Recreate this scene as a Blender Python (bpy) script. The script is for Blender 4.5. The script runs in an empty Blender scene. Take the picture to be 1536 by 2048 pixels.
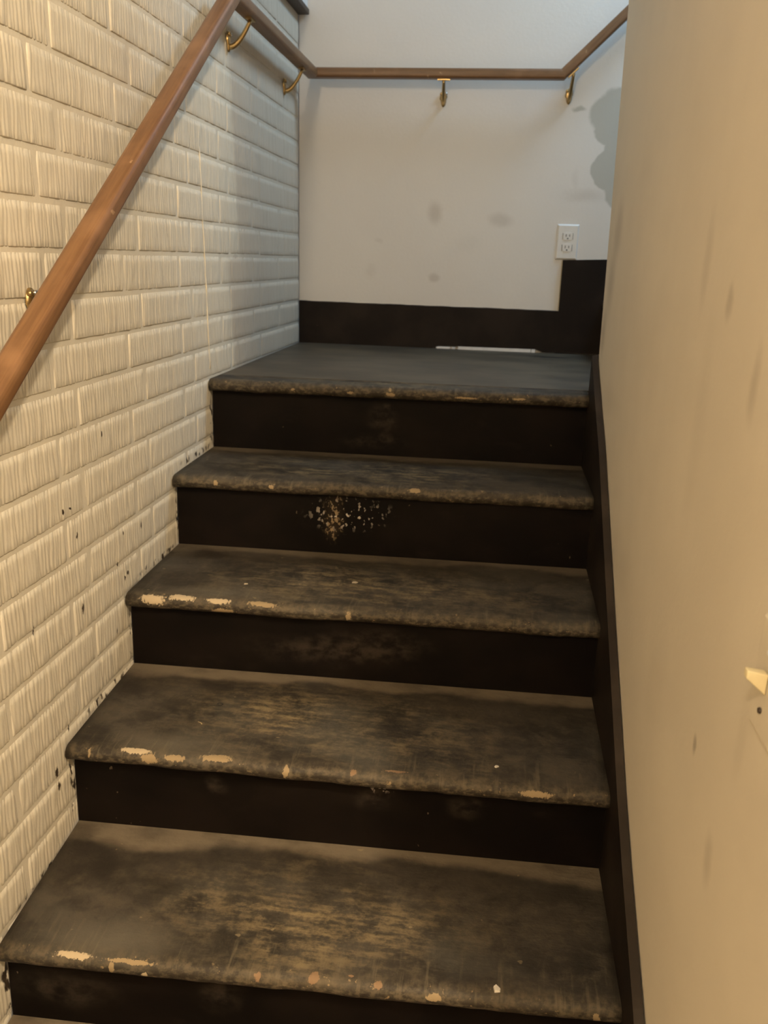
import bpy, bmesh, math, random
from mathutils import Vector, Matrix, noise as mnoise

scene = bpy.context.scene
COL = scene.collection
random.seed(7)

# ------------------------------------------------------------------ camera
F_PX = 1679.786
cam_data = bpy.data.cameras.new('camera')
cam_data.sensor_fit = 'VERTICAL'
cam_data.sensor_height = 36.0
cam_data.lens = F_PX * 36.0 / 2048.0
cam_data.clip_start = 0.02
cam = bpy.data.objects.new('camera', cam_data)
COL.objects.link(cam)
RX, RY, RZ = -0.292076, -0.029846, 0.126773
rot = (Matrix.Rotation(RZ, 3, 'Z') @ Matrix.Rotation(RX, 3, 'X') @ Matrix.Rotation(RY, 3, 'Y')
       @ Matrix.Rotation(math.pi / 2, 3, 'X'))
cam.matrix_world = Matrix.Translation((0.749727, -2.144653, 0.310256)) @ rot.to_4x4()
cam_data.dof.use_dof = True
cam_data.dof.focus_distance = 1.35
cam_data.dof.aperture_fstop = 7.0
scene.camera = cam

# ------------------------------------------------------------------ world and lights
world = bpy.data.worlds.new('world')
scene.world = world
world.use_nodes = True
bg = world.node_tree.nodes['Background']
bg.inputs[0].default_value = (0.55, 0.72, 1.0, 1)
bg.inputs[1].default_value = 0.15


def point_light(name, loc, power, color, radius):
    d = bpy.data.lights.new(name, 'POINT')
    d.energy, d.color, d.shadow_soft_size = power, color, radius
    o = bpy.data.objects.new(name, d)
    o.location = loc
    COL.objects.link(o)
    return o


def area_light(name, loc, target, power, color, sx, sy):
    d = bpy.data.lights.new(name, 'AREA')
    d.shape = 'RECTANGLE'
    d.energy, d.color, d.size, d.size_y = power, color, sx, sy
    o = bpy.data.objects.new(name, d)
    o.location = loc
    o.rotation_euler = (Vector(target) - Vector(loc)).to_track_quat('-Z', 'Y').to_euler()
    COL.objects.link(o)
    return o


WARM = (1.0, 0.80, 0.56)
point_light('basement_lamp', (1.60, -2.58, 1.78), 228, WARM, 0.06)
point_light('basement_lamp_rear', (0.22, -3.20, 1.72), 104, WARM, 0.12)
area_light('upstairs_daylight', (1.75, 0.66, 2.35), (0.95, 1.02, 0.55), 34, (0.47, 0.73, 1.0), 0.5, 0.5)

scene.view_settings.view_transform = 'Standard'
scene.view_settings.look = 'None'
scene.view_settings.gamma = 1.0
scene.view_settings.use_curve_mapping = False
scene.view_settings.exposure = -0.36


# ------------------------------------------------------------------ helpers
class Mat:
    """Small wrapper that strings shader nodes together."""

    def __init__(self, name):
        self.m = bpy.data.materials.new(name)
        self.m.use_nodes = True
        self.nt = self.m.node_tree
        self.b = self.nt.nodes['Principled BSDF']
        self._pos = None

    def n(self, t, **kw):
        nd = self.nt.nodes.new(t)
        for k, v in kw.items():
            setattr(nd, k, v)
        return nd

    def put(self, sock, v):
        if isinstance(v, bpy.types.NodeSocket):
            self.nt.links.new(v, sock)
        elif isinstance(v, (tuple, list)) and len(v) == 3 and sock.type == 'RGBA':
            sock.default_value = (*v, 1)
        else:
            sock.default_value = v

    def pos(self):
        if self._pos is None:
            self._pos = self.n('ShaderNodeNewGeometry').outputs['Position']
        return self._pos

    def uv(self, name):
        return self.n('ShaderNodeUVMap', uv_map=name).outputs[0]

    def sep(self, v):
        s = self.n('ShaderNodeSeparateXYZ')
        self.put(s.inputs[0], v)
        return s.outputs

    def math(self, op, a, b=0.0, clamp=False):
        nd = self.n('ShaderNodeMath', operation=op, use_clamp=clamp)
        self.put(nd.inputs[0], a)
        self.put(nd.inputs[1], b)
        return nd.outputs[0]

    def vmath(self, op, a, b):
        nd = self.n('ShaderNodeVectorMath', operation=op)
        self.put(nd.inputs[0], a)
        self.put(nd.inputs[1], b)
        return nd.outputs['Value'] if op in ('LENGTH', 'DOT_PRODUCT') else nd.outputs[0]

    def noise(self, vec, scale=(1, 1, 1), detail=3.0, rough=0.55, color=False, off=(0, 0, 0)):
        v = self.vmath('MULTIPLY', vec, scale)
        if off != (0, 0, 0):
            v = self.vmath('ADD', v, off)
        nd = self.n('ShaderNodeTexNoise')
        self.put(nd.inputs['Vector'], v)
        nd.inputs['Scale'].default_value = 1.0
        nd.inputs['Detail'].default_value = detail
        nd.inputs['Roughness'].default_value = rough
        return nd.outputs['Color'] if color else nd.outputs[0]

    def ramp(self, v, a, b, lo=0.0, hi=1.0, smooth=True):
        nd = self.n('ShaderNodeMapRange', interpolation_type='SMOOTHSTEP' if smooth else 'LINEAR')
        nd.clamp = True if not smooth else True
        self.put(nd.inputs[0], v)
        for i, x in zip((1, 2, 3, 4), (a, b, lo, hi)):
            nd.inputs[i].default_value = x
        return nd.outputs[0]

    def mix(self, f, a, b):
        nd = self.n('ShaderNodeMix', data_type='RGBA')
        self.put(nd.inputs[0], f)
        self.put(nd.inputs[6], a)
        self.put(nd.inputs[7], b)
        return nd.outputs[2]

    def warp(self, vec, scale, amt, detail=3):
        c = self.noise(vec, scale, detail, color=True)
        c = self.vmath('SUBTRACT', c, (0.5, 0.5, 0.5))
        c = self.vmath('MULTIPLY', c, (amt, amt, amt))
        return self.vmath('ADD', vec, c)

    def ellipse(self, vec, c, r, soft=0.5):
        """1 inside the ellipse of centre c and half sizes r (0 = axis ignored), 0 outside."""
        v = self.vmath('SUBTRACT', vec, c)
        v = self.vmath('MULTIPLY', v, tuple(0.0 if q == 0 else 1.0 / q for q in r))
        return self.ramp(self.vmath('LENGTH', v, (0, 0, 0)), 1.0, 1.0 - soft)

    def union(self, masks):
        out = masks[0]
        for m in masks[1:]:
            out = self.math('MAXIMUM', out, m)
        return out

    def bump(self, h, strength=0.3, dist=0.002):
        nd = self.n('ShaderNodeBump')
        nd.inputs['Strength'].default_value = strength
        nd.inputs['Distance'].default_value = dist
        self.put(nd.inputs['Height'], h)
        self.put(self.b.inputs['Normal'], nd.outputs[0])

    def finish(self, color, rough=0.6, spec=0.3, metal=0.0):
        self.put(self.b.inputs['Base Color'], color)
        self.put(self.b.inputs['Roughness'], rough)
        self.b.inputs['Specular IOR Level'].default_value = spec
        self.b.inputs['Metallic'].default_value = metal
        return self.m


def link_mesh(name, bm, mat, parent=None, smooth=False, loc=None):
    me = bpy.data.meshes.new(name)
    bm.normal_update()
    bm.to_mesh(me)
    bm.free()
    if mat:
        me.materials.append(mat)
    if smooth:
        for p in me.polygons:
            p.use_smooth = True
    o = bpy.data.objects.new(name, me)
    COL.objects.link(o)
    if parent:
        o.parent = parent
    if loc:
        o.location = loc
    return o


def empty(name, loc=(0, 0, 0)):
    o = bpy.data.objects.new(name, None)
    o.location = loc
    o.empty_display_size = 0.05
    COL.objects.link(o)
    return o


def tag(o, label, cat, group=None):
    o['label'] = label
    o['category'] = cat
    if group:
        o['group'] = group
    return o


def structure(o, label=None):
    o['kind'] = 'structure'
    if label:
        o['label'] = label
    return o


def add_hex(bm, pts):
    """Box from 8 points: bottom ring (4) then top ring (4)."""
    v = [bm.verts.new(p) for p in pts]
    for f in ((3, 2, 1, 0), (4, 5, 6, 7), (0, 1, 5, 4), (1, 2, 6, 5), (2, 3, 7, 6), (3, 0, 4, 7)):
        bm.faces.new([v[i] for i in f])
    return v


def add_box(bm, x0, x1, y0, y1, z0, z1):
    return add_hex(bm, [(x0, y0, z0), (x1, y0, z0), (x1, y1, z0), (x0, y1, z0),
                        (x0, y0, z1), (x1, y0, z1), (x1, y1, z1), (x0, y1, z1)])


def bevel_all(bm, w, seg=2):
    bmesh.ops.bevel(bm, geom=bm.edges[:], offset=w, segments=seg, affect='EDGES', profile=0.5)


def add_prism(bm, poly, fa, fb):
    """Extrude a 2D polygon: fa and fb turn a 2D point into the 3D point of each cap."""
    a = [bm.verts.new(fa(p)) for p in poly]
    b = [bm.verts.new(fb(p)) for p in poly]
    n = len(poly)
    bm.faces.new(a)
    bm.faces.new(b[::-1])
    for i in range(n):
        bm.faces.new((a[i], b[i], b[(i + 1) % n], a[(i + 1) % n])[::-1])
    bmesh.ops.recalc_face_normals(bm, faces=bm.faces[:])


def add_tube(bm, pts, radii, seg=10):
    rings = []
    pts = [Vector(p) for p in pts]
    up0 = None
    for i, p in enumerate(pts):
        d = (pts[min(i + 1, len(pts) - 1)] - pts[max(i - 1, 0)]).normalized()
        if up0 is None:
            up0 = d.orthogonal().normalized()
        u = (up0 - d * up0.dot(d)).normalized()
        up0 = u
        w = d.cross(u)
        r = radii[i] if isinstance(radii, (list, tuple)) else radii
        rings.append([bm.verts.new(p + (u * math.cos(a) + w * math.sin(a)) * r)
                      for a in [2 * math.pi * k / seg for k in range(seg)]])
    for a, b in zip(rings, rings[1:]):
        for k in range(seg):
            bm.faces.new((a[k], a[(k + 1) % seg], b[(k + 1) % seg], b[k]))
    bm.faces.new(rings[0][::-1])
    bm.faces.new(rings[-1])


# ------------------------------------------------------------------ measured layout
# X: right from the brick wall, Y: up the stairs, Z: up; the landing top is Z = 0.
NOSE = [  # (Y left, Z left, Y right, Z right) of each nosing, landing first
    (-0.008, -0.004, 0.047, -0.009),
    (-0.284, -0.196, -0.226, -0.204),
    (-0.574, -0.384, -0.512, -0.398),
    (-0.862, -0.573, -0.814, -0.590),
    (-1.124, -0.786, -1.092, -0.774),
    (-1.430, -0.962, -1.380, -0.972)]
RISE = [  # (Y left, Z left, Y right, Z right) where each riser meets the tread below
    (0.013, -0.190, 0.073, -0.199),
    (-0.266, -0.375, -0.218, -0.381),
    (-0.556, -0.555, -0.499, -0.568),
    (-0.840, -0.751, -0.790, -0.765),
    (-1.106, -0.946, -1.062, -0.957),
    (-1.405, -1.14, -1.355, -1.14)]
TREAD_T = 0.032


def w_in(y):      # inner face of the right stringer
    return 0.990 - 0.0128 * y


def w_wall(y):    # face of the right wall
    return 1.007 - 0.0128 * y


def y_back(x):    # face of the back wall
    return 1.034 + 0.045 * x


# ------------------------------------------------------------------ materials
def paint_dirty_white():
    a = Mat('painted_brick')
    p = a.pos()
    big = a.noise(p, (3, 3, 3), 3)
    fine = a.noise(p, (70, 70, 40), 4)
    col = a.mix(a.ramp(big, 0.35, 0.7), (0.745, 0.685, 0.56), (0.695, 0.64, 0.525))
    col = a.mix(a.ramp(fine, 0.55, 0.75, 0, 0.35), col, (0.66, 0.58, 0.44))
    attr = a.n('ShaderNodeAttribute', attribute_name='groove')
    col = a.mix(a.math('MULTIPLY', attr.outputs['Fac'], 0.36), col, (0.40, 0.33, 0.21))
    # sooty grey grime round the top of the sloping rail
    gp = a.warp(p, (9, 9, 9), 0.12)
    grime = a.union([a.ellipse(gp, (0, -0.20, 0.88), (0, 0.20, 0.20), 0.9),
                     a.ellipse(gp, (0, -0.42, 0.66), (0, 0.14, 0.12), 0.9)])
    col = a.mix(a.math('MULTIPLY', grime, 0.22), col, (0.48, 0.40, 0.31))
    # older, dingier coat in the corner, with the wall's cast shadow painted in; its ragged edge steps at the courses
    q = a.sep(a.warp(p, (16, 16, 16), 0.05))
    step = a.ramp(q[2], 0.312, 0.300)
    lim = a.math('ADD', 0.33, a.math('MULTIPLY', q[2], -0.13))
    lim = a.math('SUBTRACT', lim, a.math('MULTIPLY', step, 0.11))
    coat_shade = a.ramp(a.math('SUBTRACT', q[1], lim), -0.012, 0.030)
    col = a.mix(a.math('MULTIPLY', coat_shade, 0.42), col, (0.43, 0.35, 0.28))
    # chips and black paint specks
    sp = a.warp(p, (60, 60, 60), 0.012)
    specks = [(-0.625, -0.032, .004, .007), (-0.795, -0.138, .004, .007), (-0.769, -0.140, .005, .003),
              (-0.752, -0.198, .004, .008), (-0.471, -0.264, .004, .009), (-0.561, -0.255, .004, .006),
              (-0.924, -0.311, .003, .012), (-0.596, -0.310, .003, .006), (-0.549, -0.346, .005, .006),
              (-0.565, -0.352, .003, .008), (-0.752, -0.344, .003, .014), (-0.619, -0.454, .003, .012),
              (-0.894, -0.610, .004, .015), (-0.890, -0.642, .006, .009), (-0.847, -0.635, .003, .018),
              (-0.776, -0.812, .003, .02), (-0.80, -0.83, .003, .012), (-0.84, -0.55, .003, .01)]
    m = a.union([a.ellipse(sp, (0, y, z), (0, ry, rz), 0.5) for y, z, ry, rz in specks])
    col = a.mix(m, col, (0.05, 0.035, 0.02))
    # black paint smeared on the brick along each tread and riser
    smear_bits = []
    wp = a.warp(p, (45, 45, 45), 0.02)
    for k in range(5):
        yn, zn, yr, zr = NOSE[k][0], NOSE[k][1], RISE[k][0], RISE[k][1]
        smear_bits.append(a.ellipse(wp, (0, yr - 0.002, (zn + zr) / 2 - 0.02), (0, 0.016, 0.085), 0.5))
        if k:
            smear_bits.append(a.ellipse(wp, (0, (yn + RISE[k - 1][0]) / 2 + 0.03, zn + 0.012), (0, 0.15, 0.012), 0.6))
    gate = a.ramp(a.noise(p, (60, 60, 25), 3), 0.52, 0.60)
    col = a.mix(a.math('MULTIPLY', a.union(smear_bits), gate), col, (0.045, 0.032, 0.02))
    a.bump(a.noise(p, (160, 160, 110), 4), 0.25, 0.002)
    return a.finish(col, 0.55, 0.3)


def stained_drywall(name, base, tint, stains, axis_zero, tex=90, patch=None, dark=(0.30, 0.25, 0.19)):
    a = Mat(name)
    p = a.pos()
    col = a.mix(a.ramp(a.noise(p, (2.2, 2.2, 2.2), 4), 0.35, 0.68), base, tint)
    wp = a.warp(p, (14, 14, 14), 0.03)
    for c, r, amt, soft in stains:
        col = a.mix(a.math('MULTIPLY', a.ellipse(wp, c, r, soft), amt), col, dark)
    if patch:
        col = patch(a, p, col)
    a.bump(a.noise(p, (tex, tex, tex), 3), 0.16, 0.003)
    return a.finish(col, 0.62, 0.25)


def back_patch(a, p, col):
    """Bare older paint showing at the right of the landing wall."""
    wp = a.warp(p, (11, 11, 11), 0.05)
    bits = [a.ellipse(wp, (1.17, 0, 0.80), (0.17, 0, 0.11), 0.12), a.ellipse(wp, (1.15, 0, 0.66), (0.09, 0, 0.17), 0.1),
            a.ellipse(wp, (1.10, 0, 0.63), (0.078, 0, 0.07), 0.12), a.ellipse(wp, (1.10, 0, 0.75), (0.08, 0, 0.05), 0.12),
            a.ellipse(wp, (0.97, 0, 0.825), (0.035, 0, 0.014), 0.7)]
    return a.mix(a.math('MULTIPLY', a.union(bits), 0.75), col, (0.42, 0.42, 0.37))


def tread_mat(k, chips, scuffs):
    """Worn black stair paint: k only shifts the wear pattern; chips are (x0, x1, d0, d1) along the nosing."""
    a = Mat('worn_black_tread_%d' % k)
    p = a.pos()
    wear = a.sep(a.uv('wear'))       # x along the tread, y = metres forward of the riser
    nose = a.sep(a.uv('nose'))       # x along the tread, y = metres back over the top from the nose
    x, back, d = wear[0], wear[1], nose[1]
    o = (k * 3.7, k * 1.9, 0)
    big = a.noise(p, (5, 7, 5), 5, 0.6, off=o)
    streak = a.noise(p, (13, 75, 60), 5, 0.65, off=o)
    fine = a.noise(p, (120, 150, 110), 4, 0.6, off=o)
    mott = a.noise(a.warp(p, (9, 9, 9), 0.05), (26, 30, 26), 6, 0.72, off=o)
    col = a.mix(a.ramp(big, 0.36, 0.68), (0.030, 0.0245, 0.018), (0.068, 0.057, 0.043))
    col = a.mix(a.ramp(mott, 0.44, 0.68, 0, 0.55), col, (0.092, 0.075, 0.051))
    col = a.mix(a.ramp(mott, 0.46, 0.30, 0, 0.5), col, (0.020, 0.016, 0.012))
    blot = a.noise(a.warp(p, (4, 4, 4), 0.15), (10, 13, 10), 5, 0.65, off=(k * 1.3, 5, 0))
    col = a.mix(a.ramp(blot, 0.50, 0.36, 0, 0.55), col, (0.022, 0.018, 0.0135))
    # foot traffic has rubbed the middle brown
    mid = a.ellipse(a.warp(p, (5, 5, 5), 0.25), scuffs[0], scuffs[1], 0.9)
    tex = a.math('ADD', a.math('MULTIPLY', streak, 0.75), a.math('ADD', a.math('MULTIPLY', mott, 0.45), a.math('MULTIPLY', fine, 0.3)))
    rub = a.math('MULTIPLY', mid, a.ramp(tex, 0.66, 0.92))
    rub = a.math('MULTIPLY', rub, a.ramp(blot, 0.36, 0.56, 0.25, 1.0))
    col = a.mix(rub, col, (0.205, 0.155, 0.085))
    cool = a.ramp(a.noise(p, (4, 6, 4), 3, off=(k * 2.1 + 9, 0, 3)), 0.50, 0.74, 0, 0.5)
    col = a.mix(cool, col, (0.090, 0.082, 0.066))
    # dusty strip along the riser, broken up where shoes have reached it
    edge = a.math('ADD', back, a.math('MULTIPLY', a.math('SUBTRACT', a.noise(p, (5, 5, 5), 4, off=o), 0.5), 0.10))
    dust = a.math('MULTIPLY', a.ramp(edge, 0.062, 0.032), a.ramp(a.noise(p, (9, 14, 9), 4, 0.6, off=o), 0.28, 0.52, 0.45, 1.0))
    col = a.mix(a.math('MULTIPLY', dust, scuffs[2]), col, (0.165, 0.132, 0.092))
    dk = a.math('MULTIPLY', a.ramp(edge, 0.045, 0.06), a.ramp(edge, 0.15, 0.07))
    col = a.mix(a.math('MULTIPLY', a.math('MULTIPLY', dk, 0.55), scuffs[2]), col, (0.026, 0.021, 0.016))
    if k in (2, 3, 4):
        pol = a.math('MULTIPLY', a.ellipse(a.warp(a.uv('nose'), (7, 7, 7), 0.06), (0.19, 0.035, 0), (0.17, 0.05, 0), 1.0), 0.55)  # grey glimmer behind the left nosing, its sheen painted into the colour
        col = a.mix(pol, col, (0.135, 0.118, 0.088))
    # nosing: rubbed grey with its lit edge painted in, scuffed fore and aft, nicked through to pale wood
    vs = a.noise(a.vmath('MULTIPLY', p, (1, 1, 0.1)), (95, 9, 9), 4, 0.6, off=o)
    col = a.mix(a.math('MULTIPLY', a.ramp(d, 0.10, 0.01), a.ramp(vs, 0.54, 0.74, 0, 0.55)), col, (0.17, 0.14, 0.09))
    band = a.ramp(d, 0.030, 0.004)
    nk = a.noise(p, (70, 40, 110), 4, 0.65, off=o)
    col = a.mix(a.math('MULTIPLY', band, a.ramp(nk, 0.40, 0.66, 0.05, 0.55)), col, (0.150, 0.118, 0.075))
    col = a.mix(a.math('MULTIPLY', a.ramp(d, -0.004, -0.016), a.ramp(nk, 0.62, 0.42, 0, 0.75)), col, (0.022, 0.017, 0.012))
    nick = a.math('MULTIPLY', a.ramp(d, 0.018, 0.010), a.ramp(a.noise(p, (75, 45, 95), 4, 0.7, off=(k * 5.3, 2, 0)), 0.64, 0.69))
    col = a.mix(a.math('MULTIPLY', nick, 0.75), col, (0.33, 0.235, 0.125))
    specks = a.ramp(a.noise(p, (38, 52, 38), 2, 0.5, off=(k * 4.1, 0, 7)), 0.735, 0.765)
    col = a.mix(a.math('MULTIPLY', specks, 0.4), col, (0.30, 0.23, 0.13))
    if chips:
        cv = a.n('ShaderNodeCombineXYZ')
        a.put(cv.inputs[0], x)
        a.put(cv.inputs[1], d)
        wv = a.warp(cv.outputs[0], (40, 60, 1), 0.010, 3)
        rag = a.noise(cv.outputs[0], (210, 120, 1), 4, 0.7)
        for x0, x1, d0, d1, c in chips:
            m = a.ellipse(wv, ((x0 + x1) / 2, (d0 + d1) / 2, 0), ((x1 - x0) / 1.55, (d1 - d0) / 1.45, 0), 1.0)
            m = a.ramp(a.math('ADD', m, a.math('MULTIPLY', a.math('SUBTRACT', rag, 0.5), 1.5)), 0.40, 0.56)
            col = a.mix(a.math('MULTIPLY', m, 0.9), col, c)
    a.bump(a.math('ADD', streak, a.math('MULTIPLY', fine, 0.8)), 0.4, 0.003)
    rough = a.ramp(big, 0.3, 0.7, 0.5, 0.68)
    return a.finish(col, rough, 0.22)


def riser_mat(k, marks):
    a = Mat('black_riser_%d' % k)
    p = a.pos()
    o = (k * 2.3, k * 1.1, 0)
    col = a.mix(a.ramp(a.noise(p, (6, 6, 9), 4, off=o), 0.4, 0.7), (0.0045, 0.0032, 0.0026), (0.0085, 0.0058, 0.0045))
    wp = a.warp(p, (12, 12, 12), 0.05)
    dust = a.ramp(a.noise(p, (10, 10, 22), 4, off=(k * 7.0, 3, 0)), 0.60, 0.78, 0, 0.5)
    col = a.mix(dust, col, (0.018, 0.013, 0.010))
    drops = a.ramp(a.noise(p, (70, 70, 45), 2, 0.5, off=(k * 3.1, 0, 5)), 0.765, 0.785)
    col = a.mix(a.math('MULTIPLY', drops, 0.5), col, (0.20, 0.15, 0.10))
    for c, r, kind in marks:
        m = a.ellipse(wp, c, r, 0.9)
        if kind == 'spatter':
            sp = a.ramp(a.noise(p, (120, 120, 85), 3, 0.6), 0.55, 0.62)
            col = a.mix(a.math('MULTIPLY', a.math('MULTIPLY', m, sp), 0.9), col, (0.34, 0.25, 0.14))
            col = a.mix(a.math('MULTIPLY', m, 0.15), col, (0.12, 0.08, 0.05))
        elif kind == 'drop':
            sp = a.ramp(a.noise(p, (95, 95, 80), 2, 0.5, off=(4, 4, 4)), 0.60, 0.64)
            col = a.mix(a.math('MULTIPLY', m, sp), col, (0.55, 0.48, 0.40))
        else:
            col = a.mix(a.math('MULTIPLY', a.math('MULTIPLY', m, a.ramp(a.noise(p, (28, 28, 40), 5, 0.65), 0.36, 0.68)), 0.5), col, (0.060, 0.045, 0.034))
    a.bump(a.noise(p, (40, 40, 90), 3), 0.2, 0.001)
    return a.finish(col, 0.55, 0.08)


def black_paint(name='black_gloss_paint', lo=(0.012, 0.009, 0.007), hi=(0.024, 0.018, 0.014), rough=0.5):
    a = Mat(name)
    p = a.pos()
    col = a.mix(a.ramp(a.noise(p, (7, 7, 7), 5), 0.38, 0.68), lo, hi)
    fl = a.ramp(a.noise(p, (55, 30, 55), 3), 0.70, 0.76, 0, 0.35)
    col = a.mix(fl, col, (0.10, 0.075, 0.05))
    a.bump(a.noise(p, (60, 60, 60), 3), 0.2, 0.001)
    return a.finish(col, rough, 0.12)


def wood_rail():
    a = Mat('stained_rail_wood')
    g = a.sep(a.uv('along'))
    cv = a.n('ShaderNodeCombineXYZ')
    a.put(cv.inputs[0], a.math('MULTIPLY', g[0], 5.0))
    a.put(cv.inputs[1], a.math('MULTIPLY', g[1], 160.0))
    grain = a.noise(cv.outputs[0], (1, 1, 1), 5, 0.65)
    p = a.pos()
    col = a.mix(a.ramp(grain, 0.3, 0.72), (0.150, 0.073, 0.031), (0.225, 0.117, 0.051))
    col = a.mix(a.ramp(a.noise(p, (9, 9, 9), 3), 0.5, 0.75, 0, 0.5), col, (0.33, 0.18, 0.09))
    scr = a.ramp(a.noise(p, (45, 18, 30), 3), 0.70, 0.76, 0, 0.6)
    col = a.mix(scr, col, (0.52, 0.34, 0.19))
    a.bump(grain, 0.15, 0.001)
    return a.finish(col, 0.42, 0.4)


def plain(name, col, rough=0.5, spec=0.4, metal=0.0, var=0.12):
    a = Mat(name)
    f = a.ramp(a.noise(a.pos(), (30, 30, 30), 3), 0.35, 0.7)
    c = a.mix(f, col, tuple(q * (1 - var) for q in col))
    return a.finish(c, rough, spec, metal)


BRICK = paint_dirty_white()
m_ = [  # right wall scuffs and darker patches: centre, half sizes, strength, softness
    ((0, -1.193, -0.250), (0, .011, .018), 0.7, 0.8), ((0, -1.300, -0.330), (0, .022, .045), 0.30, 0.9),
    ((0, -1.062, 0.272), (0, .022, .030), 0.42, 0.9), ((0, -1.205, 0.195), (0, .020, .060), 0.35, 0.9),
    ((0, -0.93, 0.32), (0, .03, .09), 0.22, 0.9), ((0, -0.05, 0.39), (0, .085, .09), 0.36, 0.9), ((0, -0.015, 0.27), (0, .08, .10), 0.40, 0.9), ((0, 0.03, 0.15), (0, .06, .08), 0.40, 0.9),  # last three darken the wall softly near its landing end
    ((0, -0.20, 0.02), (0, .20, .05), 0.10, 0.9), ((0, -0.55, -0.25), (0, .25, .09), 0.10, 0.9),
    ((0, -0.95, -0.30), (0, .10, .13), 0.10, 0.9), ((0, -1.0, 0.1), (0, .05, .22), 0.09, 0.9),
    ((0, -1.371, -0.078), (0, .003, .006), 0.9, 0.5), ((0, -1.34, -0.16), (0, .02, .06), 0.12, 0.8)]
WALL_R = stained_drywall('right_wall_paint', (0.71, 0.635, 0.505), (0.655, 0.585, 0.465), m_, 'X', 60)
m_ = [((0.494, 0, 0.477), (.036, 0, .055), 0.30, 0.8), ((0.728, 0, 0.457), (.060, 0, .034), 0.24, 0.8),
      ((0.500, 0, 0.250), (.028, 0, .022), 0.28, 0.7), ((0.298, 0, 0.377), (.02, 0, .015), 0.14, 0.9),
      ((0.27, 0, 0.27), (.03, 0, .04), 0.10, 0.9), ((1.02, 0, 0.545), (.11, 0, .035), 0.20, 0.9),
      ((0.98, 0, 0.60), (.02, 0, .05), 0.10, 0.9), ((0.62, 0, 0.37), (.07, 0, .05), 0.06, 0.9)]
WALL_B = stained_drywall('back_wall_paint', (0.775, 0.745, 0.70), (0.745, 0.715, 0.675), m_, 'Y', 90, back_patch)
DRYWALL = stained_drywall('plain_drywall', (0.74, 0.70, 0.62), (0.70, 0.66, 0.58), [], 'Y')
BLACK = black_paint()
STRING = black_paint('black_stringer_paint', (0.030, 0.023, 0.017), (0.050, 0.038, 0.028), 0.48)
SKIRT = black_paint('black_skirt_paint', (0.014, 0.010, 0.008), (0.024, 0.017, 0.013), 0.55)
RAIL = wood_rail()
BRASS = plain('brass', (0.52, 0.37, 0.17), 0.34, 0.5, 1.0)
NICKEL = plain('bright_screw_metal', (0.55, 0.53, 0.5), 0.3, 0.5, 1.0)
DARKTRIM = plain('dark_brown_trim', (0.055, 0.036, 0.024), 0.5)
PALE = plain('pale_gap_strip', (0.80, 0.80, 0.80), 0.5)
PLASTIC = plain('white_plastic', (0.78, 0.76, 0.72), 0.35, 0.5, 0, 0.03)
IVORY = plain('ivory_plastic', (0.85, 0.74, 0.46), 0.35, 0.5, 0, 0.03)
SLOT = plain('dark_slot', (0.03, 0.028, 0.025), 0.7)
FLOORM = plain('basement_floor', (0.30, 0.26, 0.21), 0.6)
CONC = plain('lower_landing_boards', (0.12, 0.095, 0.07), 0.6)

# ------------------------------------------------------------------ room shell
bm = bmesh.new()
add_box(bm, -0.2, 4.0, -4.7, -1.40, -1.20, -1.14)
structure(link_mesh('floor', bm, FLOORM))

# back wall of the landing (slightly out of square with the brick)
bm = bmesh.new()
add_hex(bm, [(0.0, y_back(0.0), -0.12), (3.2, y_back(3.2), -0.12), (3.2, y_back(3.2) + 0.12, -0.12), (-0.1, y_back(0) + 0.12, -0.12),
             (0.0, y_back(0.0), 2.62), (3.2, y_back(3.2), 2.62), (3.2, y_back(3.2) + 0.12, 2.62), (-0.1, y_back(0) + 0.12, 2.62)])
structure(link_mesh('wall_back', bm, WALL_B))

# right wall: a partition from the basement door edge up to the landing, its end a little out of plumb
Y_NEAR = -1.56
bm = bmesh.new()
z0, z1 = -1.14, 2.62


def wall_end(z):
    return 0.055 + 0.133 * max(min(z, 1.3), -0.2)


zs = [z0, -0.2, 0.0, 0.4, 0.8, 1.3, z1]
L, Rr = [], []
for z in zs:
    L.append((bm.verts.new((w_wall(Y_NEAR), Y_NEAR, z)), bm.verts.new((w_wall(wall_end(z)), wall_end(z), z))))
    Rr.append((bm.verts.new((w_wall(Y_NEAR) + 0.11, Y_NEAR, z)), bm.verts.new((w_wall(wall_end(z)) + 0.11, wall_end(z), z))))
for i in range(len(zs) - 1):
    bm.faces.new((L[i][0], L[i][1], L[i + 1][1], L[i + 1][0]))
    bm.faces.new((Rr[i][1], Rr[i][0], Rr[i + 1][0], Rr[i + 1][1]))
    bm.faces.new((L[i][1], Rr[i][1], Rr[i + 1][1], L[i + 1][1]))
    bm.faces.new((Rr[i][0], L[i][0], L[i + 1][0], Rr[i + 1][0]))
bm.faces.new((L[-1][0], L[-1][1], Rr[-1][1], Rr[-1][0]))
bm.faces.new((L[0][1], L[0][0], Rr[0][0], Rr[0][1]))
bmesh.ops.recalc_face_normals(bm, faces=bm.faces[:])
structure(link_mesh('wall_right', bm, WALL_R))

# near side of the upper flight
bm = bmesh.new()
add_box(bm, w_wall(0) + 0.112, 3.2, 0.10, 0.238, -0.2, 2.62)
structure(link_mesh('wall_right_upper', bm, DRYWALL))

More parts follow.
